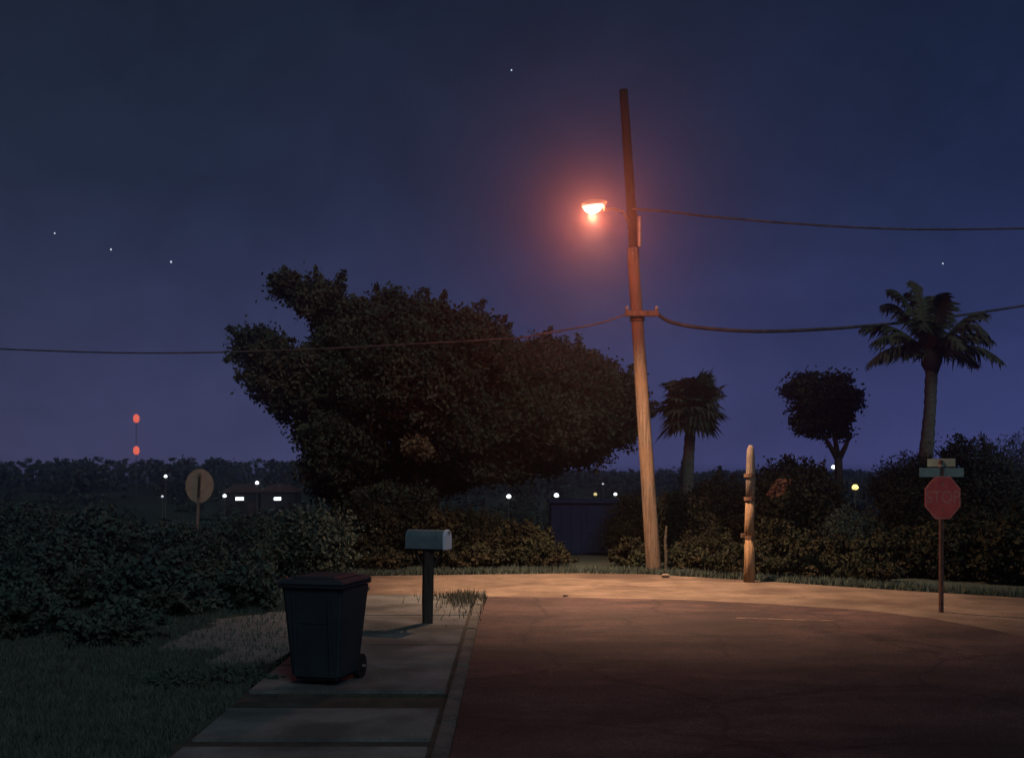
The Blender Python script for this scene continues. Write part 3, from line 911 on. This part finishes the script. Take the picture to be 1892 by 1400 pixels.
# ------------------------------------------------------------------ wheeled bin
g = Vector((-1.90, 11.2, .055))
wb = empty('wheeled_bin', g, math.radians(-15))
tag(wb, 'dark green wheeled rubbish bin with closed lid on the sidewalk', 'rubbish bin')
wb.scale = (1.05, 1.0, 1.01)
def frustum(w0, d0, w1, d1, z0, z1, yo=0.0):
    v = []
    for (a, b_, z, o) in ((w0, d0, z0, 0), (w1, d1, z1, yo)):
        v += [(-a, -b_ + o, z), (a, -b_ + o, z), (a, b_ + o, z), (-a, b_ + o, z)]
    return v, [(0, 3, 2, 1), (4, 5, 6, 7), (0, 1, 5, 4), (1, 2, 6, 5), (2, 3, 7, 6), (3, 0, 4, 7)]
MB().add(*frustum(.245, .26, .315, .36, .06, 1.0, .02)).build('body', M['binplastic'], wb, bevel=.035, seg=3)
MB().add(*frustum(.335, .385, .335, .385, .975, 1.01)).build('rim', M['binplastic'], wb, bevel=.012)
lid = MB().add(*frustum(.345, .40, .31, .355, 1.012, 1.06)).add(*frustum(.25, .30, .21, .26, 1.058, 1.085)).build('lid', M['binlid'], wb, bevel=.014, seg=3)
MB().tube([(-.25, .36, 1.03), (-.25, .47, 1.0), (.25, .47, 1.0), (.25, .36, 1.03)], .018, 8).build('handle', M['binplastic'], wb)
MB().tube([(-.27, .36, 1.035), (.27, .36, 1.035)], .022, 8).build('lid_hinge', M['binplastic'], lid)
for x_ in (-.235, .235):
    wh = MB().tube([(x_ - .03, .29, .125), (x_ + .03, .29, .125)], .125, 18).build('wheel', M['rubber'], wb)
    MB().tube([(x_ - .036, .29, .125), (x_ + .036, .29, .125)], .06, 12).build('hub', M['rubber'], wh)
MB().tube([(-.3, .29, .125), (.3, .29, .125)], .014, 8).build('axle', M['steel'], wb)
MB().box(-.16, .16, -.315, -.29, .62, .66).build('grab_bar', M['binplastic'], wb, bevel=.006)
for x_ in (-.18, .18):
    MB().box(x_ - .015, x_ + .015, -.02, .0, 0, .8, Matrix.Translation((0, -.262, .1)) @ Matrix.Rotation(math.radians(5), 4, 'X')).build('rib', M['binplastic'], wb)

# ------------------------------------------------------------------ navy shed
D = 29.2
x0, x1 = GX(1018, D), GX(1186, D)
zt = H + (HZ - 925) * D / F
g = Vector(((x0 + x1) / 2, D, gzf(1, D) - .02))
sh = empty('shed', g)
tag(sh, 'low navy blue board shed with flat roof between dark bushes', 'shed')
w2 = (x1 - x0) / 2
hh = zt - g.z
MB().box(-w2 + .03, w2 - .03, .03, 1.8, 0, hh - .06).build('wall', M['blue'], sh)
nb = 9
for i in range(nb):
    a = -w2 + 2 * w2 * i / nb
    MB().box(a + .006, a + 2 * w2 / nb - .006, .0 + random.uniform(-.004, .004), .026, .03, hh - .062).build('board', M['blue'], sh, bevel=.003)
for i in range(6):
    a = .03 + 1.77 * i / 6
    MB().box(-w2 - .0, -w2 + .026, a + .005, a + .29, .03, hh - .062).build('board', M['blue'], sh, bevel=.003)
MB().box(-w2 - .06, w2 + .06, -.07, 1.9, hh - .06, hh).build('roof', M['bluetrim'], sh, bevel=.006)
dd_ = MB().box(-.25, .5, -.03, -.008, .06, hh - .14).build('door', M['blue'], sh, bevel=.004)
MB().box(.40, .44, -.05, -.031, hh * .5, hh * .5 + .12).build('handle', M['steel'], dd_)

# ------------------------------------------------------------------ distant lights
def distant_lamp(px, py, D, r, em, label):
    D, r = 38 + D * .20, r * (38 + D * .20) / D
    p = P(px, py, D)
    z0 = gzf(p.x, D)
    root = empty('distant_lamp', (p.x, D, z0 - .02)); tag(root, label, 'street lamp', 'lamps far off in the valley')
    h = p.z - z0
    MB().tube([(0, 0, 0), (0, 0, max(.3, h) - r * .5)], [.035, .025], 6).build('post', M['greywood'], root)
    mbx = MB()
    rings = []
    for i, (dz, rr) in enumerate(((-.8, .4), (-.45, .9), (0, 1.0), (.5, .7), (.8, .35))):
        rings.append((dz, rr))
    mbx.tube([(0, 0, h + dz * r) for dz, _ in rings], [r * rr for _, rr in rings], 8).build('lantern', M[em], root)
    MB().tube([(0, 0, h + r * .8), (0, 0, h + r * 1.1)], [r * 1.0, r * .5], 8).build('cap', M['steel'], root)
for a in ((306, 879, 260, .42, 'white_e', 'white distant lamp upper left of the tan sign back'),
          (300, 916, 170, .22, 'dim_e', 'faint grey distant lamp lower left of the tan sign back'),
          (475, 891, 230, .42, 'white_e', 'white distant lamp standing highest between sign back and tree'),
          (415, 915, 165, .30, 'white_e', 'white distant lamp nearest the right side of the tan sign back'),
          (940, 916, 150, .33, 'white_e', 'white distant lamp under the big tree, left of the shed'),
          (1028, 914, 150, .34, 'white_e', 'distant lamp above the left corner of the navy shed roof'),
          (1100, 912, 155, .26, 'dimy_e', 'dull yellow distant lamp above the navy shed roof'),
          (1137, 912, 150, .24, 'white_e', 'small white distant lamp between shed and utility pole'),
          (866, 860, 300, .75, 'dim_e', 'dim grey distant lamp seen low under the tree crown'),
          (1114, 893, 210, .2, 'dim_e', 'tiny faint distant lamp above the dull yellow one'),
          (1185, 828, 200, .2, 'white_e', 'tiny distant lamp touching the left side of the utility pole'),
          (1540, 862, 240, .50, 'white_e', 'bright white distant lamp at the foot of the small forked tree'),
          (1580, 899, 120, .36, 'yellow_e', 'bright yellow distant lamp right of the forked tree')):
    distant_lamp(*a)

def far_house(px, py, D, wpx, label):
    p = P(px, py, D)
    z0 = gzf(p.x, D) - .05
    root = empty('far_house', (p.x, D, z0)); tag(root, label, 'house', 'far houses in the valley')
    w_ = 2.9; hh = p.z - z0 + .55
    MB().box(-w_ / 2, w_ / 2, 0, 3, 0, hh).build('wall', M['wall'], root)
    MB().add([(-w_ / 2 - .2, -.2, hh), (w_ / 2 + .2, -.2, hh), (w_ / 2 + .2, 3.2, hh), (-w_ / 2 - .2, 3.2, hh), (-w_ / 2 + .7, 1.5, hh + .7), (w_ / 2 - .7, 1.5, hh + .7)],
             [(0, 1, 5, 4), (1, 2, 5), (2, 3, 4, 5), (3, 0, 4), (0, 3, 2, 1)]).build('roof', M['roof'], root)
    ww = wpx * D / F / 2
    zc_ = p.z - z0
    f_ = MB().box(-ww - .08, ww + .08, -.06, -.002, zc_ - .2, zc_ + .2).build('window', M['wall'], root)
    MB().box(-ww, ww, -.08, -.062, zc_ - .13, zc_ + .13).build('pane', M['white_e'], f_)
    MB().box(w_ / 2 - .75, w_ / 2 - .15, -.05, -.002, 0, 1.5).build('door', M['roof'], root)
far_house(443, 921, 96, 15, 'far house with brown roof and wide lit window, nearer the sign back')
far_house(513, 921, 94, 13, 'far house with lit window close to the big tree')

# radio mast
D = 118.0
mx_ = GX(252, D)
z0 = gzf(mx_, D)
root = empty('radio_mast', (mx_, D, z0 - .05))
tag(root, 'thin far radio mast with two red beacons on the left horizon', 'mast')
ht = H + (HZ - 772) * D / F - z0
mm = MB()
for (a, b_) in ((-.1, -.06), (.1, -.06), (0, .11)):
    mm.tube([(a, b_, 0), (a * .6, b_ * .6, ht)], .012, 4)
lv = int(ht / .4)
for i in range(lv):
    za, zb_ = ht * i / lv, ht * (i + 1) / lv
    f1 = 1 - .4 * i / lv
    mm.tube([(-.1 * f1, -.06 * f1, za), (.1 * f1, -.06 * f1, zb_)], .008, 3)
    mm.tube([(.1 * f1, -.06 * f1, za), (0, .11 * f1, zb_)], .008, 3)
mm.build('lattice', M['steel'], root)
for py in (772, 831):
    zc_ = H + (HZ - py) * D / F - z0
    MB().tube([(0, -.02, zc_ - .46), (0, -.02, zc_ - .2), (0, -.02, zc_ + .24), (0, -.02, zc_ + .46)], [.16, .33, .31, .10], 10).build('beacon', M['red_e'], root, smooth=True)

# stars
for (px, py, s_, l) in ((205, 461, .8, 'small star in the left sky, middle of three'), (316, 484, .9, 'small star lowest of the three in the left sky'),
                        (101, 431, .7, 'small star farthest left in the sky'), (1742, 487, .7, 'small star above the feather palm'), (945, 130, .7, 'faint star high above and left of the street lamp')):
    p = P(px, py, 900)
    o = MB().tube([(0, 0, -s_), (0, 0, -s_ * .5), (0, 0, s_ * .5), (0, 0, s_)], [s_ * .3, s_ * .8, s_ * .8, s_ * .3], 8).build('star', M['star_e'], loc=p)
    tag(o, l, 'star', 'stars in the night sky')

# ------------------------------------------------------------------ grass
def grass(name, pts, hgt, m, label, wid=.012):
    n = len(pts)
    a = rng.random(n) * 6.283
    h = hgt * rng.uniform(.5, 1.3, n)
    dx, dy = np.cos(a), np.sin(a)
    lean = rng.uniform(.1, .6, n) * h
    b = rng.random(n) * 6.283
    p = pts
    V = np.stack([p + np.stack([dx * wid, dy * wid, 0 * h], 1), p - np.stack([dx * wid, dy * wid, 0 * h], 1), p + np.stack([np.cos(b) * lean, np.sin(b) * lean, h], 1)], 1).reshape(-1, 3).astype(np.float32)
    me = bpy.data.meshes.new(name)
    me.vertices.add(3 * n); me.vertices.foreach_set('co', V.ravel())
    me.loops.add(3 * n); me.loops.foreach_set('vertex_index', np.arange(3 * n, dtype=np.int32))
    me.polygons.add(n); me.polygons.foreach_set('loop_start', np.arange(0, 3 * n, 3, dtype=np.int32))
    me.update()
    return tag(link_mesh(name, me, m), label, kind='stuff')
n = 170000
y = 5.5 + 15 * rng.random(n) ** 1.1
x = -2.66 - rng.random(n) ** 1.2 * (y * .5 - 1.0 + .5)
keep = ~((y < 10.1) & (x > -2.75 + .1 * np.sin(y * 9)))
gxp = ((x > -4.4) & (y > 13.4) & (y < 17.2)) | ((x > -3.5) & (y > 12.4) & (y < 17.5))
keep &= ~(gxp & (rng.random(n) < .95))
pp = np.stack([x, y, np.full(n, -.02)], 1)[keep]
grass('lawn_grass', pp, .085, M['grass'], 'dark lawn grass left of the sidewalk')
n = 800
x = -.72 + rng.normal(0, .16, n) - rng.exponential(.12, n); y = 18.9 - rng.exponential(.6, n); x = np.minimum(x, -.45)
m1 = np.stack([x, y, np.full(n, .02)], 1)
grass('dry_grass', m1, .16, M['drygrass'], 'dry grass tufts at the sidewalk end', .01)
n = 20000
x = rng.uniform(-8, 11, n)
ye = np.interp(x, [-9, -3, 0, 1.5, 3, 4.9, 6.9, 8.9, 12], [23.2, 23.3, 23.7, 23.9, 23.6, 22.3, 20.7, 19.3, 17.2])
y = ye + np.abs(rng.normal(0, .45, n)) - .12
grass('verge_grass', np.stack([x, y, np.full(n, -.02)], 1), .13, M['grass'], 'ragged grass along the back of the shoulder', .014)

# few small stones on the shoulder
for (px, py, s_, l) in ((1230, 1066, .09, 'small brown stone on the shoulder below the grey stake'), (1045, 1101, .05, 'small pebble on the shoulder edge below the navy shed')):
    Dd = F * H / (py - HZ)
    o = MB().tube([(-s_, 0, 0), (-s_ * .6, 0, s_ * .1), (s_ * .4, 0, s_ * .15), (s_, 0, 0)], [s_ * .2, s_ * .5, s_ * .45, s_ * .15], 7, wob=.2).build('stone', M['stone'], loc=(GX(px, Dd), Dd, s_ * .25))
    tag(o, l, 'stone')
